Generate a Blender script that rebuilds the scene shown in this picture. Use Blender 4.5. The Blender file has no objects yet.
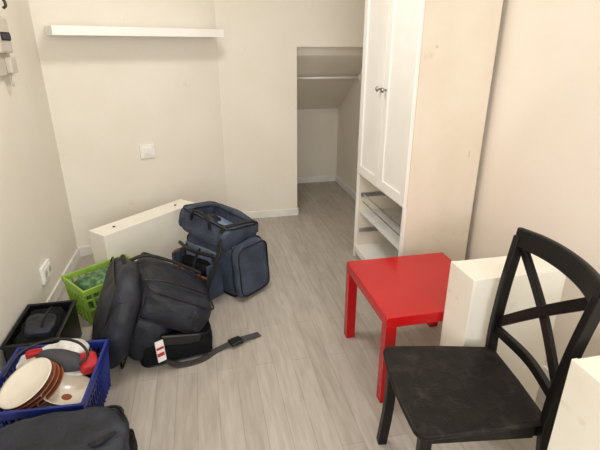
import bpy, bmesh, math, random
from mathutils import Vector, Matrix, Euler, noise
random.seed(4)
S = bpy.context.scene
S.view_settings.view_transform = 'Standard'
R = math.radians
def lin(c):
    return tuple(((v/255)/12.92 if v/255 <= .04045 else ((v/255+.055)/1.055)**2.4) for v in c)

# ------------------------------------------------------------ materials
def mat(name, col, rough=.6, metal=0, col2=None, nscale=8, bump=0, bscale=60, spec=.5, stretch=(1,1,1), lo=.4, hi=.65, marks=None, mscale=5, mlo=.66, mhi=.74, mmax=.8):
    m = bpy.data.materials.new(name); m.use_nodes = True
    nt = m.node_tree; b = nt.nodes['Principled BSDF']
    b.inputs['Base Color'].default_value = (*lin(col), 1)
    b.inputs['Roughness'].default_value = rough
    b.inputs['Metallic'].default_value = metal
    b.inputs['Specular IOR Level'].default_value = spec
    tc = nt.nodes.new('ShaderNodeTexCoord'); mp = nt.nodes.new('ShaderNodeMapping')
    mp.inputs['Scale'].default_value = stretch
    nt.links.new(tc.outputs['Object'], mp.inputs['Vector'])
    if col2 is None: col2 = tuple(max(0, c*.94) for c in col)
    n = nt.nodes.new('ShaderNodeTexNoise'); n.inputs['Scale'].default_value = nscale; n.inputs['Detail'].default_value = 5
    r = nt.nodes.new('ShaderNodeValToRGB')
    r.color_ramp.elements[0].position = lo; r.color_ramp.elements[1].position = hi
    r.color_ramp.elements[0].color = (*lin(col), 1); r.color_ramp.elements[1].color = (*lin(col2), 1)
    nt.links.new(mp.outputs[0], n.inputs['Vector']); nt.links.new(n.outputs['Fac'], r.inputs[0])
    out = r.outputs[0]
    if marks:
        n3 = nt.nodes.new('ShaderNodeTexNoise'); n3.inputs['Scale'].default_value = mscale; n3.inputs['Detail'].default_value = 8; n3.inputs['Roughness'].default_value=.65; n3.inputs['Distortion'].default_value=.6
        r3 = nt.nodes.new('ShaderNodeValToRGB'); r3.color_ramp.elements[0].position=mlo; r3.color_ramp.elements[1].position=mhi
        r3.color_ramp.elements[0].color=(0,0,0,1); r3.color_ramp.elements[1].color=(mmax,mmax,mmax,1)
        mx = nt.nodes.new('ShaderNodeMixRGB'); mx.inputs[2].default_value=(*lin(marks),1)
        nt.links.new(tc.outputs['Object'], n3.inputs['Vector']); nt.links.new(n3.outputs['Fac'], r3.inputs[0])
        nt.links.new(r3.outputs[0], mx.inputs[0]); nt.links.new(out, mx.inputs[1]); out = mx.outputs[0]
    nt.links.new(out, b.inputs['Base Color'])
    if bump:
        n2 = nt.nodes.new('ShaderNodeTexNoise'); n2.inputs['Scale'].default_value = bscale; n2.inputs['Detail'].default_value = 4
        bp = nt.nodes.new('ShaderNodeBump'); bp.inputs['Strength'].default_value = bump; bp.inputs['Distance'].default_value = .01
        nt.links.new(mp.outputs[0], n2.inputs['Vector']); nt.links.new(n2.outputs['Fac'], bp.inputs['Height'])
        nt.links.new(bp.outputs[0], b.inputs['Normal'])
    return m

M_wall = mat('wall_paint', (237,231,219), .75, col2=(233,226,212), nscale=2.2, bump=.12, bscale=35, marks=(212,202,184), mscale=4)
M_wallR = mat('wall_paint_right', (240,232,221), .7, col2=(236,227,214), nscale=2, bump=.1, bscale=35)
M_trim = mat('trim_white', (244,242,237), .45)
M_white = mat('white_lacquer', (246,244,240), .35, col2=(241,238,232), nscale=3)
M_side = mat('cream_side_panel', (233,223,208), .5, col2=(226,214,196), nscale=2.5, bump=.05, bscale=40, marks=(208,192,168), mscale=6, mlo=.62, mhi=.8)
M_drawer = mat('aged_drawer', (244,240,230), .45, col2=(238,232,218), nscale=5, lo=.45, hi=.8, marks=(205,186,152), mscale=7, mlo=.64, mhi=.78, mmax=.6)
M_red = mat('red_lacquer', (188,6,16), .22, col2=(180,6,15), nscale=3)
M_black = mat('black_stained_wood', (11,9,9), .42, col2=(17,14,14), nscale=20, bump=.1, bscale=80, stretch=(1,1,.3), spec=.3)
M_seat = mat('worn_black_seat', (15,12,12), .5, col2=(30,26,24), nscale=24, bump=.15, bscale=120, spec=.25, lo=.4, hi=.75, marks=(92,82,76), mscale=18, mlo=.52, mhi=1.0, mmax=.6)
M_navy = mat('navy_nylon', (52,60,77), .65, col2=(68,77,95), nscale=9, bump=.5, bscale=45, spec=.35)
M_navy2 = mat('dark_nylon', (22,25,34), .55, col2=(38,43,55), nscale=7, bump=.5, bscale=30, spec=.4)
M_mesh = mat('black_mesh', (10,11,15), .85, col2=(20,21,26), nscale=60, bump=.5, bscale=300, spec=.2)
M_lining = mat('pale_blue_lining', (135,150,174), .7, col2=(108,122,148), nscale=12, bump=.3)
M_pipe = mat('black_piping', (8,9,12), .45)
M_strap = mat('grey_webbing', (72,70,72), .8, col2=(52,50,52), nscale=80, bump=.4, bscale=300)
M_dstrap = mat('dark_webbing', (22,23,28), .75, col2=(14,15,19), nscale=80, bump=.4, bscale=300)
M_orange = mat('orange_piping', (160,88,52), .6)
M_metal = mat('steel', (190,190,190), .3, 1)
M_dmetal = mat('dark_knob', (70,62,62), .35, .9)
M_knob = mat('pewter_knob', (175,160,160), .22, 1)
M_green = mat('green_plastic', (148,184,70), .4, col2=(130,168,58))
M_dgreen = mat('green_net', (56,92,56), .7, col2=(120,155,105), nscale=25, bump=.6, bscale=60)
M_bplas = mat('black_plastic', (14,15,17), .4)
M_blue = mat('blue_plastic', (24,42,125), .4, col2=(20,34,108))
M_plate = mat('cream_china', (236,228,214), .2, col2=(228,218,202))
M_brown = mat('brown_glaze', (150,84,56), .25)
M_redfab = mat('red_fabric', (180,28,34), .6)
M_whitefab = mat('white_fabric', (232,230,228), .8, col2=(205,202,200), nscale=20, bump=.3)
M_grey = mat('grey_rubber', (62,62,68), .7)
M_dark = mat('dark_gap', (40,36,33), .8)
M_beigep = mat('beige_plastic', (206,199,185), .5)
M_paper = mat('label_paper', (238,236,234), .6)
M_glass = mat('frosted_plastic', (232,233,232), .2)

def floor_mat():
    m = bpy.data.materials.new('grey_laminate'); m.use_nodes = True
    nt = m.node_tree; N = nt.nodes; L = nt.links; b = N['Principled BSDF']
    tc = N.new('ShaderNodeTexCoord'); mp = N.new('ShaderNodeMapping')
    mp.inputs['Rotation'].default_value = (0,0,R(90))
    L.new(tc.outputs['Object'], mp.inputs['Vector'])
    br = N.new('ShaderNodeTexBrick'); br.offset = .37
    br.inputs['Scale'].default_value = 1; br.inputs['Brick Width'].default_value = .9; br.inputs['Row Height'].default_value = .095
    br.inputs['Mortar Size'].default_value = .0010; br.inputs['Mortar Smooth'].default_value = .3; br.inputs['Bias'].default_value = 0
    br.inputs['Color1'].default_value = (*lin((189,182,174)),1); br.inputs['Color2'].default_value = (*lin((177,169,160)),1)
    br.inputs['Mortar'].default_value = (*lin((146,138,129)),1)
    L.new(mp.outputs[0], br.inputs['Vector'])
    mp2 = N.new('ShaderNodeMapping'); mp2.inputs['Scale'].default_value = (24,3,1); L.new(tc.outputs['Object'], mp2.inputs['Vector'])
    n = N.new('ShaderNodeTexNoise'); n.inputs['Scale'].default_value = 1.6; n.inputs['Detail'].default_value = 7; n.inputs['Distortion'].default_value=.5
    L.new(mp2.outputs[0], n.inputs['Vector'])
    r = N.new('ShaderNodeValToRGB'); r.color_ramp.elements[0].position=.3; r.color_ramp.elements[1].position=.7
    r.color_ramp.elements[0].color=(.73,.71,.69,1); r.color_ramp.elements[1].color=(1,1,1,1)
    L.new(n.outputs['Fac'], r.inputs[0])
    mx = N.new('ShaderNodeMixRGB'); mx.blend_type='MULTIPLY'; mx.inputs[0].default_value=.8
    L.new(br.outputs['Color'], mx.inputs[1]); L.new(r.outputs[0], mx.inputs[2]); L.new(mx.outputs[0], b.inputs['Base Color'])
    b.inputs['Roughness'].default_value=.45; b.inputs['Specular IOR Level'].default_value=.35
    return m
M_floor = floor_mat()

# ------------------------------------------------------------ helpers
def link(o, parent=None):
    S.collection.objects.link(o)
    if parent: o.parent = parent
    return o
def empty(name, loc=(0,0,0), rz=0, matrix=None):
    e = bpy.data.objects.new(name, None); S.collection.objects.link(e)
    e.empty_display_size = .1
    if matrix is not None: e.matrix_world = matrix
    else: e.location = loc; e.rotation_euler = (0,0,R(rz))
    return e
def mkobj(name, bm, m, parent=None, loc=(0,0,0), rot=(0,0,0), smooth=False, bevel=0, seg=2):
    bmesh.ops.recalc_face_normals(bm, faces=bm.faces)
    me = bpy.data.meshes.new(name); bm.to_mesh(me); bm.free()
    for mm in (m if isinstance(m,(list,tuple)) else [m]): me.materials.append(mm)
    o = bpy.data.objects.new(name, me); o.location = loc; o.rotation_euler = [R(a) for a in rot]
    if smooth:
        for p in me.polygons: p.use_smooth = True
    if bevel:
        bv = o.modifiers.new('b','BEVEL'); bv.width = bevel; bv.segments = seg; bv.limit_method='ANGLE'; bv.angle_limit=R(40)
    return link(o, parent)
def addbox(bm, c, s, rot=None, mi=0):
    g = bmesh.ops.create_cube(bm, size=1)['verts']
    mt = Matrix.Translation(c) @ (rot.to_matrix().to_4x4() if rot else Matrix()) @ Matrix.Diagonal((*s,1))
    bmesh.ops.transform(bm, matrix=mt, verts=g)
    for f in {f for v in g for f in v.link_faces}: f.material_index = mi
def box(name, lo, hi, m, parent=None, bevel=0, rot=(0,0,0)):
    c = [(a+b)/2 for a,b in zip(lo,hi)]; s = [b-a for a,b in zip(lo,hi)]
    bm = bmesh.new(); addbox(bm,(0,0,0),s)
    return mkobj(name,bm,m,parent,loc=c,rot=rot,bevel=bevel)
def boxes(name, lst, m, parent=None, bevel=0):
    bm = bmesh.new()
    for it in lst:
        lo,hi = it[0],it[1]
        addbox(bm,[(a+b)/2 for a,b in zip(lo,hi)],[abs(b-a) for a,b in zip(lo,hi)],mi=(it[2] if len(it)>2 else 0))
    return mkobj(name,bm,m,parent,bevel=bevel)
def pillow(name, size, loc, rot, m, parent, k=6, bulge=.0, nz=.006, n=16, deform=None, ns=7):
    bm = bmesh.new(); bmesh.ops.create_cube(bm,size=2)
    bmesh.ops.subdivide_edges(bm,edges=bm.edges,cuts=n,use_grid_fill=True)
    off = Vector((random.random()*50,0,0))
    for v in bm.verts:
        p = v.co.copy(); mxx = max(abs(p.x),abs(p.y),abs(p.z))
        kn = (abs(p.x)**k+abs(p.y)**k+abs(p.z)**k)**(1/k)
        q = p/kn*mxx
        b = Vector((q.x*(1+bulge*(1-q.y**2)*(1-q.z**2)), q.y*(1+bulge*(1-q.x**2)*(1-q.z**2)), q.z*(1+bulge*(1-q.x**2)*(1-q.y**2))))
        b = Vector((b.x*size[0]/2,b.y*size[1]/2,b.z*size[2]/2))
        if deform: b = deform(b,q)
        d = noise.noise_vector(b*ns+off)+.5*noise.noise_vector(b*ns*2.7+off)
        v.co = b + d*nz
    return mkobj(name,bm,m,parent,loc,rot,smooth=True)
def crom(pts, n=8):
    P=[Vector(p) for p in pts]
    if len(P)<3: return P
    P=[2*P[0]-P[1]]+P+[2*P[-1]-P[-2]]; out=[]
    for i in range(1,len(P)-2):
        for j in range(n):
            t=j/n;a,b,c,d=P[i-1],P[i],P[i+1],P[i+2]
            out.append(.5*((2*b)+(c-a)*t+(2*a-5*b+4*c-d)*t*t+(3*b-a-3*c+d)*t**3))
    out.append(P[-2]); return out
def sweep(name, pts, w, t, wdir, m, parent, smoothpath=True, bevel=0, seg=8, taper=None):
    P = crom(pts,seg) if smoothpath else [Vector(p) for p in pts]
    bm=bmesh.new(); rings=[]
    for i,p in enumerate(P):
        T=(P[min(i+1,len(P)-1)]-P[max(i-1,0)]).normalized()
        wd = wdir(i/(len(P)-1)) if callable(wdir) else wdir
        W=Vector(wd); W=(W-T*W.dot(T)).normalized(); H=T.cross(W).normalized()
        s = taper(i/(len(P)-1)) if taper else 1
        rings.append([bm.verts.new(p+W*a*w/2*s+H*b*t/2*s) for a,b in((-1,-1),(1,-1),(1,1),(-1,1))])
    for a,b in zip(rings,rings[1:]):
        for j in range(4): bm.faces.new((a[j],a[(j+1)%4],b[(j+1)%4],b[j]))
    bm.faces.new(rings[0]); bm.faces.new(rings[-1][::-1])
    return mkobj(name,bm,m,parent,bevel=bevel)
def tube(name, pts, r, m, parent, smoothpath=True, seg=8, sides=10, loc=(0,0,0), rot=(0,0,0)):
    P = crom(pts,seg) if smoothpath else [Vector(p) for p in pts]
    bm=bmesh.new(); rings=[]; prev=None
    for i,p in enumerate(P):
        T=(P[min(i+1,len(P)-1)]-P[max(i-1,0)]).normalized()
        if prev is None: prev = T.orthogonal().normalized()
        U=(prev-T*prev.dot(T)).normalized(); prev=U; V=T.cross(U)
        rings.append([bm.verts.new(p+(U*math.cos(a)+V*math.sin(a))*r) for a in [2*math.pi*k/sides for k in range(sides)]])
    for a,b in zip(rings,rings[1:]):
        for j in range(sides): bm.faces.new((a[j],a[(j+1)%sides],b[(j+1)%sides],b[j]))
    bm.faces.new(rings[0]); bm.faces.new(rings[-1][::-1])
    return mkobj(name,bm,m,parent,loc,rot,smooth=True)
def rloop(sx,sy,z,r,plane='xy'):
    out=[]
    for cx,cy,a0 in ((1,1,0),(-1,1,90),(-1,-1,180),(1,-1,270)):
        for i in range(6):
            a=R(a0+18*i); out.append((cx*(sx/2-r)+r*math.cos(a),cy*(sy/2-r)+r*math.sin(a)))
    out.append(out[0])
    if plane=='xy': return [(a,b,z) for a,b in out]
    if plane=='xz': return [(a,z,b) for a,b in out]
    return [(z,a,b) for a,b in out]
def lathe(name, prof, m, parent, loc=(0,0,0), rot=(0,0,0), n=40, mats=None):
    bm=bmesh.new(); rings=[]
    for r,z in prof: rings.append([bm.verts.new((r*math.cos(2*math.pi*k/n),r*math.sin(2*math.pi*k/n),z)) for k in range(n)])
    for i,(a,b) in enumerate(zip(rings,rings[1:])):
        for j in range(n):
            f=bm.faces.new((a[j],a[(j+1)%n],b[(j+1)%n],b[j]))
            if mats: f.material_index=mats[i]
    bm.faces.new(rings[0][::-1]); bm.faces.new(rings[-1])
    return mkobj(name,bm,m,parent,loc,rot,smooth=True)
def prism(name, poly, lo, hi, m, parent=None, bevel=0):
    bm=bmesh.new(); a=[bm.verts.new((x,y,lo)) for x,y in poly]; b=[bm.verts.new((x,y,hi)) for x,y in poly]
    n=len(poly); bm.faces.new(a[::-1]); bm.faces.new(b)
    for i in range(n): bm.faces.new((a[i],a[(i+1)%n],b[(i+1)%n],b[i]))
    return mkobj(name,bm,m,parent,bevel=bevel)
def piped(name,size,loc,rot,m,parent,k=9,bulge=.05,nz=.006,pr=.005,axis='z',ns=7,pm=None):
    """fabric-covered panel with piping round both broad faces"""
    pillow(name,size,loc,rot,m,parent,k=k,bulge=bulge,nz=nz,n=20,ns=ns)
    pm = pm or M_pipe
    if axis=='z':
        for i,s in enumerate((-1,1)): tube('%s_piping_%d'%(name,i),rloop(size[0]*.965,size[1]*.965,s*size[2]*.45,.045),pr,pm,parent,smoothpath=False,loc=loc,rot=rot,sides=6)
    else:
        for i,s in enumerate((-1,1)): tube('%s_piping_%d'%(name,i),rloop(size[0]*.965,size[2]*.965,s*size[1]*.45,.045,'xz'),pr,pm,parent,smoothpath=False,loc=loc,rot=rot,sides=6)

# ------------------------------------------------------------ room shell
CE=2.55; XL=-1.0; XR=1.53; YB=3.965; YN=5.03; Y0=-1.3
box('floor',(XL-.1,Y0-.1,-.1),(XR+.1,YN+.1,0),M_floor)
box('ceiling',(XL-.1,Y0-.1,CE),(XR+.1,YN+.1,CE+.1),M_wall)
box('wall_left',(XL-.1,Y0-.1,0),(XL,3.5,CE),M_wall)
box('wall_right',(XR,Y0-.1,0),(XR+.1,YN+.1,CE),M_wallR)
prism('wall_back_left',[(XL,3.42),(.172,YB),(.172,YB+.12),(XL-.1,3.60),(XL-.1,3.42)],0,CE,M_wall)
NT=1.50
boxes('wall_back',[((.172,YB,0),(.83,YB+.12,CE)),((.83,YB,NT),(XR,YB+.12,CE))],M_wall)
boxes('wall_niche',[((.73,YB+.12,0),(.83,YN+.1,1.7)),((.83,YN,0),(XR,YN+.1,1.7))],M_wall)
bm=bmesh.new()
prof=[(YB+.12,1.43),(YN,.85),(YN,.95),(YB+.12,1.6)]
a=[bm.verts.new((.83,y,z)) for y,z in prof]; b=[bm.verts.new((XR,y,z)) for y,z in prof]
bm.faces.new(a); bm.faces.new(b[::-1])
for i in range(4): bm.faces.new((a[i],a[(i+1)%4],b[(i+1)%4],b[i]))
mkobj('ceiling_niche',bm,M_wall)
boxes('wall_rear',[((XL,Y0-.1,0),(XR,Y0,.7)),((XL,Y0-.1,2.35),(XR,Y0,CE)),((XL,Y0-.1,.7),(-.75,Y0,2.35)),((1.25,Y0-.1,.7),(XR,Y0,2.35))],M_wall)
boxes('window_1',[((-.75,Y0-.08,.7),(-.69,Y0-.03,2.35)),((1.19,Y0-.08,.7),(1.25,Y0-.03,2.35)),((.22,Y0-.08,.7),(.28,Y0-.03,2.35)),((-.75,Y0-.08,.7),(1.25,Y0-.03,.76)),((-.75,Y0-.08,2.29),(1.25,Y0-.03,2.35))],M_trim)
H=.07
boxes('baseboard_back',[((.172,YB-.012,0),(.83,YB,H))],M_trim,bevel=.003)
d=Vector((1.172,.545,0)).normalized(); nn=Vector((d.y,-d.x,0))
bm=bmesh.new(); mid=(Vector((XL,3.42,0))+Vector((.172,YB,0)))/2
addbox(bm,mid+nn*.006+Vector((0,0,H/2)),(1.28,.012,H),Euler((0,0,math.atan2(d.y,d.x))))
mkobj('baseboard_back_left',bm,M_trim)
boxes('baseboard_left',[((XL,Y0,0),(XL+.012,3.41,H))],M_trim)
boxes('baseboard_niche',[((.84,YN-.012,0),(XR-.012,YN,H)),((.83,YB+.0,0),(.842,YN,H)),((XR-.012,3.05,0),(XR,YN,H))],M_trim)
boxes('baseboard_right',[((XR-.012,Y0,0),(XR,2.18,H))],M_trim)
e=empty('clothes_rail',(.83,4.35,1.225))
tube('rod',[(0,0,0),(.7,0,0)],.012,M_white,e,smoothpath=False)
box('bracket_1',(0,-.02,-.025),(.01,.02,.025),M_white,e); box('bracket_2',(.69,-.02,-.025),(.7,.02,.025),M_white,e)

e=empty('floating_shelf',Vector((XL,3.42,0))+nn*.001,math.degrees(math.atan2(d.y,d.x)))
box('board',(.06,-.235,1.567),(1.235,0,1.622),M_white,e,bevel=.002)
def socket(name, loc, rz, double=False):
    e=empty(name,loc,rz)
    w=.15 if double else .115
    box('plate',(-w/2,-.018,-.052),(w/2,0,.052),M_white,e,bevel=.004)
    cs=(-.036,.036) if double else (0,)
    for i,c in enumerate(cs):
        box('frame_%d'%i,(c-.033,-.022,-.036),(c+.033,-.016,.036),M_white,e,bevel=.003)
        if double:
            lathe('well_%d'%i,[(.019,0),(.020,.002),(.018,.002),(.017,.001)],M_beigep,e,loc=(c,-.0215,0),rot=(90,0,0),n=24)
            for s in (-1,1): box('hole',(c+s*.008-.002,-.0245,-.002),(c+s*.008+.002,-.0225,.002),M_dark,e)
        else: box('rocker',(c-.026,-.026,-.028),(c+.026,-.021,.028),M_trim,e,bevel=.003)
    return e
wa=Vector((XL,3.42,0))+d*((-.436-XL)/d.x)
socket('wall_switch',(wa.x+nn.x*.001,wa.y+nn.y*.001,.738),math.degrees(math.atan2(d.y,d.x)))
socket('wall_socket',(XL+.001,2.70,.235),90,True)
e=empty('fuse_box',(XL,2.74,1.49),90)
box('base',(-.10,-.03,-.13),(.10,0,.16),M_beigep,e,bevel=.006)
box('cover',(-.09,-.06,-.02),(.075,-.03,.15),M_beigep,e,bevel=.010)
box('breaker_slot',(-.06,-.064,.04),(.055,-.058,.08),M_dark,e)
for i in range(5): box('breaker_%d'%i,(-.055+i*.022,-.070,.045),(-.040+i*.022,-.06,.072),M_grey,e,bevel=.002)
box('terminal',(.0,-.06,-.12),(.08,-.03,-.04),M_beigep,e,bevel=.006)
tube('cord',[(.03,-.045,-.11),(.02,-.04,-.17),(.06,-.03,-.18),(.08,-.02,-.12)],.005,M_beigep,e)
e=empty('coat_hook',(XL,2.84,1.74),90)
box('plate',(-.05,-.012,-.03),(.05,0,.03),M_dmetal,e,bevel=.004)
tube('hook',[(0,-.01,0),(0,-.05,-.01),(0,-.06,-.04),(0,-.045,-.055)],.007,M_dmetal,e)

# ------------------------------------------------------------ wardrobe
e=empty('wardrobe',(1.07,2.2,0))
WD=.43; WW=.80; WH=2.36; DB=.66
boxes('carcass',[((.018,0,0),(WD,.018,WH)),((.018,WW-.018,0),(WD,WW,WH)),((.018,0,WH-.018),(WD,WW,WH)),((.022,.018,DB-.02),(WD,WW-.018,DB))],[M_side],e)
boxes('interior',[((WD-.008,.018,.0),(WD,WW-.018,WH)),((.022,.0181,.09),(WD-.01,.021,DB-.02)),((.022,.018,.07),(WD,WW-.018,.09)),((.03,.018,0),(.045,WW-.018,.07))],M_white,e)
boxes('front_edge_trim',[((.0,0,0),(.018,.018,DB)),((.0,WW-.018,0),(.018,WW,DB)),((0,.018,.05),(.022,WW-.018,.09))],M_white,e)
def door(name,y0,y1,kn):
    fr=.065
    L=[((-.002,y0,DB),(.018,y0+fr,WH)),((-.002,y1-fr,DB),(.018,y1,WH)),((-.002,y0+fr,DB),(.018,y1-fr,DB+fr)),((-.002,y0+fr,WH-fr),(.018,y1-fr,WH)),((.007,y0+fr,DB+fr),(.014,y1-fr,WH-fr))]
    boxes(name,L,M_white,e,bevel=.003)
    lathe(name+'_knob',[(.006,0),(.006,.014),(.014,.02),(.016,.027),(.010,.033)],M_knob,e,loc=(-.002,kn,1.265),rot=(0,-90,0),n=20)
door('door_near',.002,WW/2-.002,WW/2-.04); door('door_far',WW/2+.002,WW-.002,WW/2+.04)
rl=[]
for z in (.20,.48):
    rl+= [((.03,.021,z),(WD-.03,.030,z+.03)),((.03,WW-.03,z),(WD-.03,WW-.018,z+.03))]
boxes('drawer_runners',rl,M_metal,e)
boxes('wire_baskets',[((.04,.03,.50),(.046,WW-.03,.506)),((.04,.03,.44),(.046,WW-.03,.446)),((.38,.03,.50),(.386,WW-.03,.506))],M_metal,e)
box('inner_shelf',(.03,.021,.36),(WD-.01,WW-.02,.372),M_glass,e)
bm=bmesh.new()
for z in (1.98,1.72,1.5): addbox(bm,(.1,-.0005,z),(.012,.002,.012))
addbox(bm,(.1,-.0005,2.13),(.012,.002,.012)); addbox(bm,(.36,-.0005,.95),(.006,.002,.03))
mkobj('cam_covers',bm,M_beigep,e)

# ------------------------------------------------------------ red side table
e=empty('side_table',(.69,1.482,0))
T=.55
box('top',(0,0,.40),(T,T,.45),M_red,e,bevel=.003)
for i,(x,y) in enumerate([(0,0),(T-.05,0),(0,T-.05),(T-.05,T-.05)]):
    box('leg_%d'%(i+1),(x+.0005,y+.0005,0),(x+.0495,y+.0495,.40),M_red,e,bevel=.002)

# ------------------------------------------------------------ drawers
def drawer(mtx, bolts=False, W=.745):
    e=empty('drawer',matrix=mtx); D,Hh=.40,.165
    box('front',(0,0,0),(W,.018,Hh),M_drawer,e,bevel=.002)
    box('rear',(.0,D-.014,0),(W,D,Hh-.004),M_drawer,e,bevel=.001)
    box('side_1',(0,.018,0),(.014,D-.014,Hh-.004),M_drawer,e,bevel=.001)
    box('side_2',(W-.014,.018,0),(W,D-.014,Hh-.004),M_drawer,e,bevel=.001)
    box('bottom',(.014,.018,.0005),(W-.014,D-.014,.010),M_drawer,e)
    if bolts:
        for i,x in enumerate((.13,W-.13)):
            lathe('bolt_%d'%i,[(.009,0),(.009,.004),(.005,.006)],M_dmetal,e,loc=(x,0,Hh/2),rot=(90,0,0),n=14)
    return e
def mtx(x,y,z,o):
    m=Matrix.Identity(4)
    for i,c in enumerate((x,y,z,o)):
        for j in range(3): m[j][i]=c[j]
    return m
drawer(mtx((.72,.694,0),(0,0,-1),(-.694,.72,0),(-.650,2.785,.402)),True,.78)
drawer(mtx((0,0,1),(1,0,0),(0,1,0),(.935,1.295,.001)),W=.70)
drawer(mtx((0,0,1),(1,0,0),(0,1,0),(.905,.635,.001)),W=.735)

# ------------------------------------------------------------ chair
e=empty('dining_chair',(.785,1.073,0),172)
def arc(cx,cy,r,a0,a1,n=6): return [(cx+r*math.cos(R(a0+(a1-a0)*i/n)),cy+r*math.sin(R(a0+(a1-a0)*i/n))) for i in range(n+1)]
poly = arc(.18,.175,.04,90,0)+[(.228,.08),(.230,0),(.228,-.08)]+arc(.18,-.175,.04,0,-90)+[(0,-.203),(-.20,-.182),(-.205,0),(-.20,.182),(0,.203)]
prism('seat',poly,.428,.45,M_seat,e,bevel=.007)
boxes('apron',[((.165,-.17,.37),(.185,.17,.428)),((-.19,-.165,.37),(-.17,.165,.428)),((-.17,.155,.37),(.17,.172,.428)),((-.17,-.172,.37),(.17,-.155,.428))],M_black,e,bevel=.002)
for i,s in enumerate((1,-1)):
    sweep('front_leg_%d'%(i+1),[(.195,s*.185,0),(.180,s*.180,.2),(.178,s*.178,.43)],.036,.036,(0,1,0),M_black,e,bevel=.004)
    sweep('rear_post_%d'%(i+1),[(-.27,s*.178,0),(-.225,s*.180,.22),(-.195,s*.183,.45),(-.208,s*.192,.68),(-.238,s*.203,.89)],.028,.036,(0,1,0),M_black,e,bevel=.004)
sweep('top_rail',[(-.233,-.215,.885),(-.260,-.11,.892),(-.268,0,.895),(-.260,.11,.892),(-.233,.215,.885)],.07,.024,(-.2,0,1),M_black,e,bevel=.007)
sweep('lower_rail',[(-.200,-.18,.53),(-.222,0,.53),(-.200,.18,.53)],.035,.02,(0,0,1),M_black,e,bevel=.003)
sweep('cross_1',[(-.205,-.178,.56),(-.224,0,.715),(-.243,.188,.865)],.035,.016,(0,-.64,.77),M_black,e,bevel=.002)
sweep('cross_2',[(-.205,.178,.56),(-.234,0,.715),(-.243,-.188,.865)],.035,.016,(0,.64,.77),M_black,e,bevel=.002)

# ------------------------------------------------------------ upright open carrier near niche
e=empty('carrier_bag',(.055,2.79,0),math.degrees(math.atan2(-.77,.637)))
piped('body',(.48,.27,.35),(.03,.02,.178),(0,0,0),M_navy,e,k=8,bulge=.05,nz=.010,axis='y')
top=bpy.data.objects.new('open_top',None); S.collection.objects.link(top); top.parent=e; top.location=(.0,.0,.415); top.rotation_euler=(R(-8),R(8),0)
pillow('rim_left',(.06,.29,.15),(-.195,0,0),(0,0,0),M_navy,top,k=5,bulge=.08,nz=.006)
pillow('rim_right',(.08,.29,.15),(.185,0,0),(0,0,0),M_navy,top,k=5,bulge=.08,nz=.006)
pillow('rim_front',(.40,.05,.14),(0,-.125,-.004),(0,0,0),M_navy,top,k=5,bulge=.08,nz=.006)
pillow('rim_back',(.40,.05,.16),(0,.128,.006),(0,0,0),M_navy,top,k=5,bulge=.08,nz=.006)
pillow('well_pad',(.36,.22,.07),(0,0,-.02),(0,0,0),M_lining,top,k=5,bulge=.05,nz=.006)
pillow('well_cloth',(.14,.10,.05),(-.08,0,.012),(0,0,15),M_navy2,top,k=3,bulge=.05,nz=.014,ns=14)
tube('rim_piping',rloop(.44,.28,.072,.05),.006,M_pipe,top,smoothpath=False)
tube('rim_piping_inner',rloop(.33,.21,.068,.04),.005,M_pipe,top,smoothpath=False)
sweep('top_webbing',[(.18,-.158,.0),(.18,-.135,.072),(.19,-.05,.085),(.19,.05,.088),(.19,.14,.075),(.19,.165,0)],.03,.006,(1,0,0),M_dstrap,top)
sweep('carry_handle',[(-.09,-.155,.03),(-.07,-.165,.09),(0,-.165,.115),(.07,-.165,.09),(.09,-.155,.03)],.022,.008,(0,1,0),M_dstrap,top)
piped('side_panel',(.33,.26,.07),(.275,.01,.19),(0,86,0),M_navy,e,k=6,bulge=.14,nz=.009)
boxes('compartment_frame',[((-.22,-.23,.03),(-.20,-.11,.24)),((.12,-.23,.03),(.14,-.11,.24)),((-.22,-.23,.0),(.14,-.11,.04)),((-.22,-.23,.04),(.14,-.215,.15))],M_navy,e,bevel=.010)
box('lining',(-.20,-.125,.04),(.12,-.110,.29),M_lining,e,bevel=.003)
tube('trim_orange',[(-.215,-.223,.153),(-.04,-.23,.150),(.135,-.223,.153)],.006,M_orange,e)
tube('trim_orange_side',[(-.212,-.223,.15),(-.212,-.22,.24),(-.212,-.13,.245)],.005,M_orange,e)
pillow('mesh_pocket',(.22,.05,.10),(-.03,-.24,.085),(0,0,0),M_navy2,e,k=7,bulge=.1,nz=.004)
pillow('folded_insert',(.26,.08,.10),(-.04,-.17,.17),(8,0,0),M_mesh,e,k=4,nz=.012,ns=14)
tube('frame_bar',[(-.225,-.15,.285),(-.05,-.195,.29),(.15,-.16,.285)],.012,M_pipe,e)
for x in (-.14,-.01): sweep('webbing_%d'%int(x*100),[(x,-.155,.30),(x,-.195,.25),(x,-.235,.16),(x,-.268,.10)],.018,.004,(1,0,0),M_dstrap,e)
sweep('shoulder_strap',[(.17,-.14,.42),(.20,-.19,.32),(.18,-.25,.18),(.14,-.29,.05),(.07,-.34,.012),(-.02,-.36,.01)],.055,.012,(.8,-.3,.2),M_dstrap,e,bevel=.003)
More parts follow.
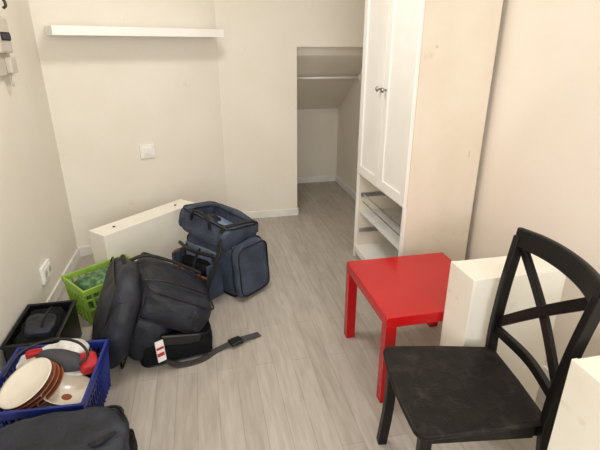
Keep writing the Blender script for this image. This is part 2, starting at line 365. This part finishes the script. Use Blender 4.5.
# ------------------------------------------------------------ big lying bag
e=empty('duffel_bag',(-.365,2.185,0),10)
piped('right_shell',(.37,.48,.17),(.132,.0,.280),(0,32,0),M_navy2,e,k=6,bulge=.13,nz=.012)
piped('left_shell',(.43,.46,.15),(-.140,-.01,.235),(0,-68,0),M_navy2,e,k=5.5,bulge=.20,nz=.013)
piped('base_shell',(.37,.44,.14),(.120,-.02,.072),(0,0,0),M_mesh,e,k=8,bulge=.05,nz=.007)
pillow('centre_gusset',(.24,.42,.30),(-.01,-.01,.17),(0,0,0),M_navy2,e,k=5,bulge=.05,nz=.010)
box('side_plate',(.04,-.245,.10),(.24,-.217,.165),M_bplas,e,bevel=.01,rot=(0,10,0))
sweep('seam_webbing',[(-.205,-.23,.10),(-.20,-.25,.25),(-.10,-.235,.40)],.025,.006,(1,0,.3),M_dstrap,e)
tube('top_seam',[(.0,-.14,.452),(.10,-.145,.425),(.20,-.14,.368),(.30,-.13,.298)],.005,M_pipe,e)
sweep('shell_webbing',[(-.06,.12,.44),(.04,.12,.459),(.16,.12,.405),(.32,.12,.30)],.028,.008,(0,1,0),M_dstrap,e)
box('label',(.015,-.274,.06),(.057,-.268,.17),M_paper,e,rot=(-8,0,20)); box('label_print',(.018,-.278,.09),(.054,-.274,.108),M_redfab,e,rot=(-8,0,20)); box('label_print_2',(.018,-.280,.13),(.054,-.276,.14),M_redfab,e,rot=(-8,0,20))
tube('grab_handle',[(-.08,.16,.42),(-.075,.13,.47),(-.07,.02,.475),(-.07,-.02,.43)],.012,M_dstrap,e)
sweep('belt',[(.04,-.24,.06),(.10,-.27,.012),(.22,-.27,.005),(.32,-.22,.005),(.44,-.2,.02),(.57,-.17,.006)],.04,.004,(.2,1,0),M_strap,e)
box('belt_buckle',(.39,-.235,.012),(.46,-.175,.03),M_bplas,e,bevel=.006,rot=(0,0,15))

# ------------------------------------------------------------ black bag in foreground
e=empty('travel_bag',(-.57,1.215,0),5)
piped('body',(.46,.40,.27),(0,0,.138),(0,0,0),M_navy2,e,k=8,bulge=.06,nz=.013)
pillow('top_flap',(.40,.30,.04),(0,.02,.275),(0,0,0),M_navy2,e,k=6,bulge=.2,nz=.012)
sweep('zip',[(-.2,-.13,.278),(0,-.14,.284),(.2,-.13,.278)],.02,.006,(0,1,0),M_mesh,e)
tube('handle',[(.12,.0,.28),(.16,-.02,.306),(.2,.02,.29),(.225,.05,.25)],.010,M_dstrap,e)
pillow('end_pocket',(.06,.3,.18),(.225,0,.11),(0,0,0),M_mesh,e,k=7,bulge=.1)

# ------------------------------------------------------------ crates
def crate(name, loc, rz, sx, sy, h, m, rim=.02, nv=9, nvy=7, th=.006, taper=.9):
    e=empty(name,loc,rz)
    def P(u,v,z):
        k=taper+(1-taper)*z/h; return Vector((u*sx/2*k,v*sy/2*k,z))
    bm=bmesh.new()
    def bar(a,b,w,t):
        dd=b-a; c=(a+b)/2; q=dd.to_track_quat('Z','Y')
        g=bmesh.ops.create_cube(bm,size=1)['verts']
        bmesh.ops.transform(bm,matrix=Matrix.Translation(c)@q.to_matrix().to_4x4()@Matrix.Diagonal((w,t,dd.length,1)),verts=g)
    for z in (h*.12,h*.42,h*.70):
        C=[P(-1,-1,z),P(1,-1,z),P(1,1,z),P(-1,1,z)]
        for i in range(4): bar(C[i],C[(i+1)%4],th,.012)
    for i in range(nv+1):
        u=-1+2*i/nv
        for v in(-1,1): bar(P(u,v,.002),P(u,v,h-.01),.012,th)
    for i in range(nvy+1):
        v=-1+2*i/nvy
        for u in(-1,1): bar(P(u,v,.002),P(u,v,h-.01),th,.012)
    mkobj('lattice',bm,m,e)
    k=taper
    box('bottom',(-sx/2*k,-sy/2*k,.0),(sx/2*k,sy/2*k,.008),m,e)
    boxes('rim',[((-sx/2-rim/2,-sy/2-rim/2,h-.035),(sx/2+rim/2,-sy/2+.004,h)),((-sx/2-rim/2,sy/2-.004,h-.035),(sx/2+rim/2,sy/2+rim/2,h)),((-sx/2-rim/2,-sy/2,h-.035),(-sx/2+.004,sy/2,h)),((sx/2-.004,-sy/2,h-.035),(sx/2+rim/2,sy/2,h))],m,e,bevel=.004)
    return e
e=crate('green_crate',(-.635,2.615,0),36,.39,.27,.24,M_green)
pillow('net_sack',(.33,.22,.16),(0,0,.15),(0,0,0),M_dgreen,e,k=4,bulge=.1,nz=.02,ns=14)
pillow('dark_cloth',(.16,.14,.08),(.07,-.03,.21),(0,10,20),M_mesh,e,k=3,nz=.02,ns=14)
e=empty('black_tray',(-.862,2.15,0),0)
w_,l_,h_=.115,.185,.22
boxes('tub',[((-w_,-l_,0),(w_,l_,.008)),((-w_,-l_,0),(-w_+.008,l_,h_)),((w_-.008,-l_,0),(w_,l_,h_)),((-w_,-l_,0),(w_,-l_+.008,h_)),((-w_,l_-.008,0),(w_,l_,h_)),((-w_-.008,-l_-.008,h_-.012),(-w_+.01,l_+.008,h_)),((w_-.01,-l_-.008,h_-.012),(w_+.008,l_+.008,h_)),((-w_,-l_-.008,h_-.012),(w_,-l_+.01,h_)),((-w_,l_-.01,h_-.012),(w_,l_+.008,h_))],M_bplas,e,bevel=.002)
pillow('folded_cloth',(.19,.32,.20),(0,0,.12),(0,0,0),M_mesh,e,k=5,nz=.016,ns=12)
pillow('dark_pouch',(.13,.18,.06),(.01,-.04,.22),(0,8,12),M_navy2,e,k=4,nz=.008,ns=12)
tube('pouch_handle',[(.03,.03,.22),(.04,.06,.26),(.04,-.06,.275),(.03,-.09,.24)],.006,M_dstrap,e)

e=crate('laundry_basket',(-.70,1.685,0),-3,.37,.40,.25,M_blue,nv=14,nvy=14)
pl=[(.035,0),(.06,.004),(.105,.018),(.112,.022),(.112,.026),(.103,.022),(.06,.010),(.02,.008)]
for i in range(4):
    lathe('plate_%d'%i,pl,[M_plate,M_brown],e,loc=(-.05+.008*i,-.06+.012*i,.245-.02*i),rot=(12,-22,0),mats=[0,0,0,1 if i else 0,1 if i else 0,1 if i else 0,0])
bowl=[(.03,0),(.07,.012),(.10,.05),(.104,.052),(.098,.05),(.065,.018),(.02,.01)]
lathe('bowl_1',bowl,[M_plate,M_brown],e,loc=(.06,-.07,.13),rot=(-5,12,0),mats=[0,0,1,1,0,0])
lathe('bowl_2',bowl,[M_brown,M_plate],e,loc=(.07,-.05,.15),rot=(-5,16,0),mats=[0,0,1,1,1,1])
def shoe_d(b,q): return Vector((b.x,b.y*(1-.25*max(0,-q.x)),b.z*(1-.35*max(0,q.x))))
pillow('shoe',(.20,.08,.08),(.03,.08,.245),(0,8,-10),M_grey,e,k=3,bulge=.1,nz=.004,deform=shoe_d)
pillow('shoe_sole',(.21,.085,.02),(.03,.08,.213),(0,8,-10),M_whitefab,e,k=4,nz=0,deform=shoe_d)
pillow('dish_cloth',(.28,.13,.10),(-.02,.135,.225),(0,-6,8),M_whitefab,e,k=3,nz=.015,ns=12)
pillow('red_packet',(.07,.10,.06),(.14,.07,.23),(10,0,20),M_redfab,e,k=4,nz=.006)
pillow('red_packet_2',(.07,.03,.05),(-.08,.11,.27),(10,0,20),M_redfab,e,k=4,nz=.006)
tube('cable',[(-.17,.0,.25),(-.12,.08,.31),(0,.12,.33),(.1,.10,.32),(.15,.05,.29),(.12,.02,.26)],.006,M_bplas,e)
pillow('dark_cloth',(.32,.34,.12),(0,0,.09),(0,0,0),M_mesh,e,k=4,nz=.012)

e=empty('orange_peel',(.17,2.09,0),30)
pillow('piece',(.035,.015,.008),(0,0,.006),(0,0,0),M_orange,e,k=2,nz=.002,n=5)

# ------------------------------------------------------------ camera + lights
cam=bpy.data.cameras.new('camera'); co=bpy.data.objects.new('camera',cam); S.collection.objects.link(co)
cam.sensor_width=36; cam.lens=27; cam.clip_start=.02
co.location=(0,0,1.5); co.rotation_euler=(R(90-21.6),0,R(-12.2)); S.camera=co
def area(name,loc,rot,sx,sy,pw,col):
    l=bpy.data.lights.new(name,'AREA'); l.shape='RECTANGLE'; l.size=sx; l.size_y=sy; l.energy=pw; l.color=col
    o=bpy.data.objects.new(name,l); o.location=loc; o.rotation_euler=[R(a) for a in rot]; S.collection.objects.link(o)
area('window_daylight',(.25,Y0+.02,1.52),(90,0,0),1.9,1.55,54,(1,.99,.965))
area('ceiling_fill',(.1,2.2,CE-.03),(0,0,0),.4,.4,20,(1,.97,.92))  # added overhead fill light to brighten the room, no lamp fixture modelled
w=bpy.data.worlds.new('world'); S.world=w; w.use_nodes=True
w.node_tree.nodes['Background'].inputs[0].default_value=(.9,.95,1,1); w.node_tree.nodes['Background'].inputs[1].default_value=1.0
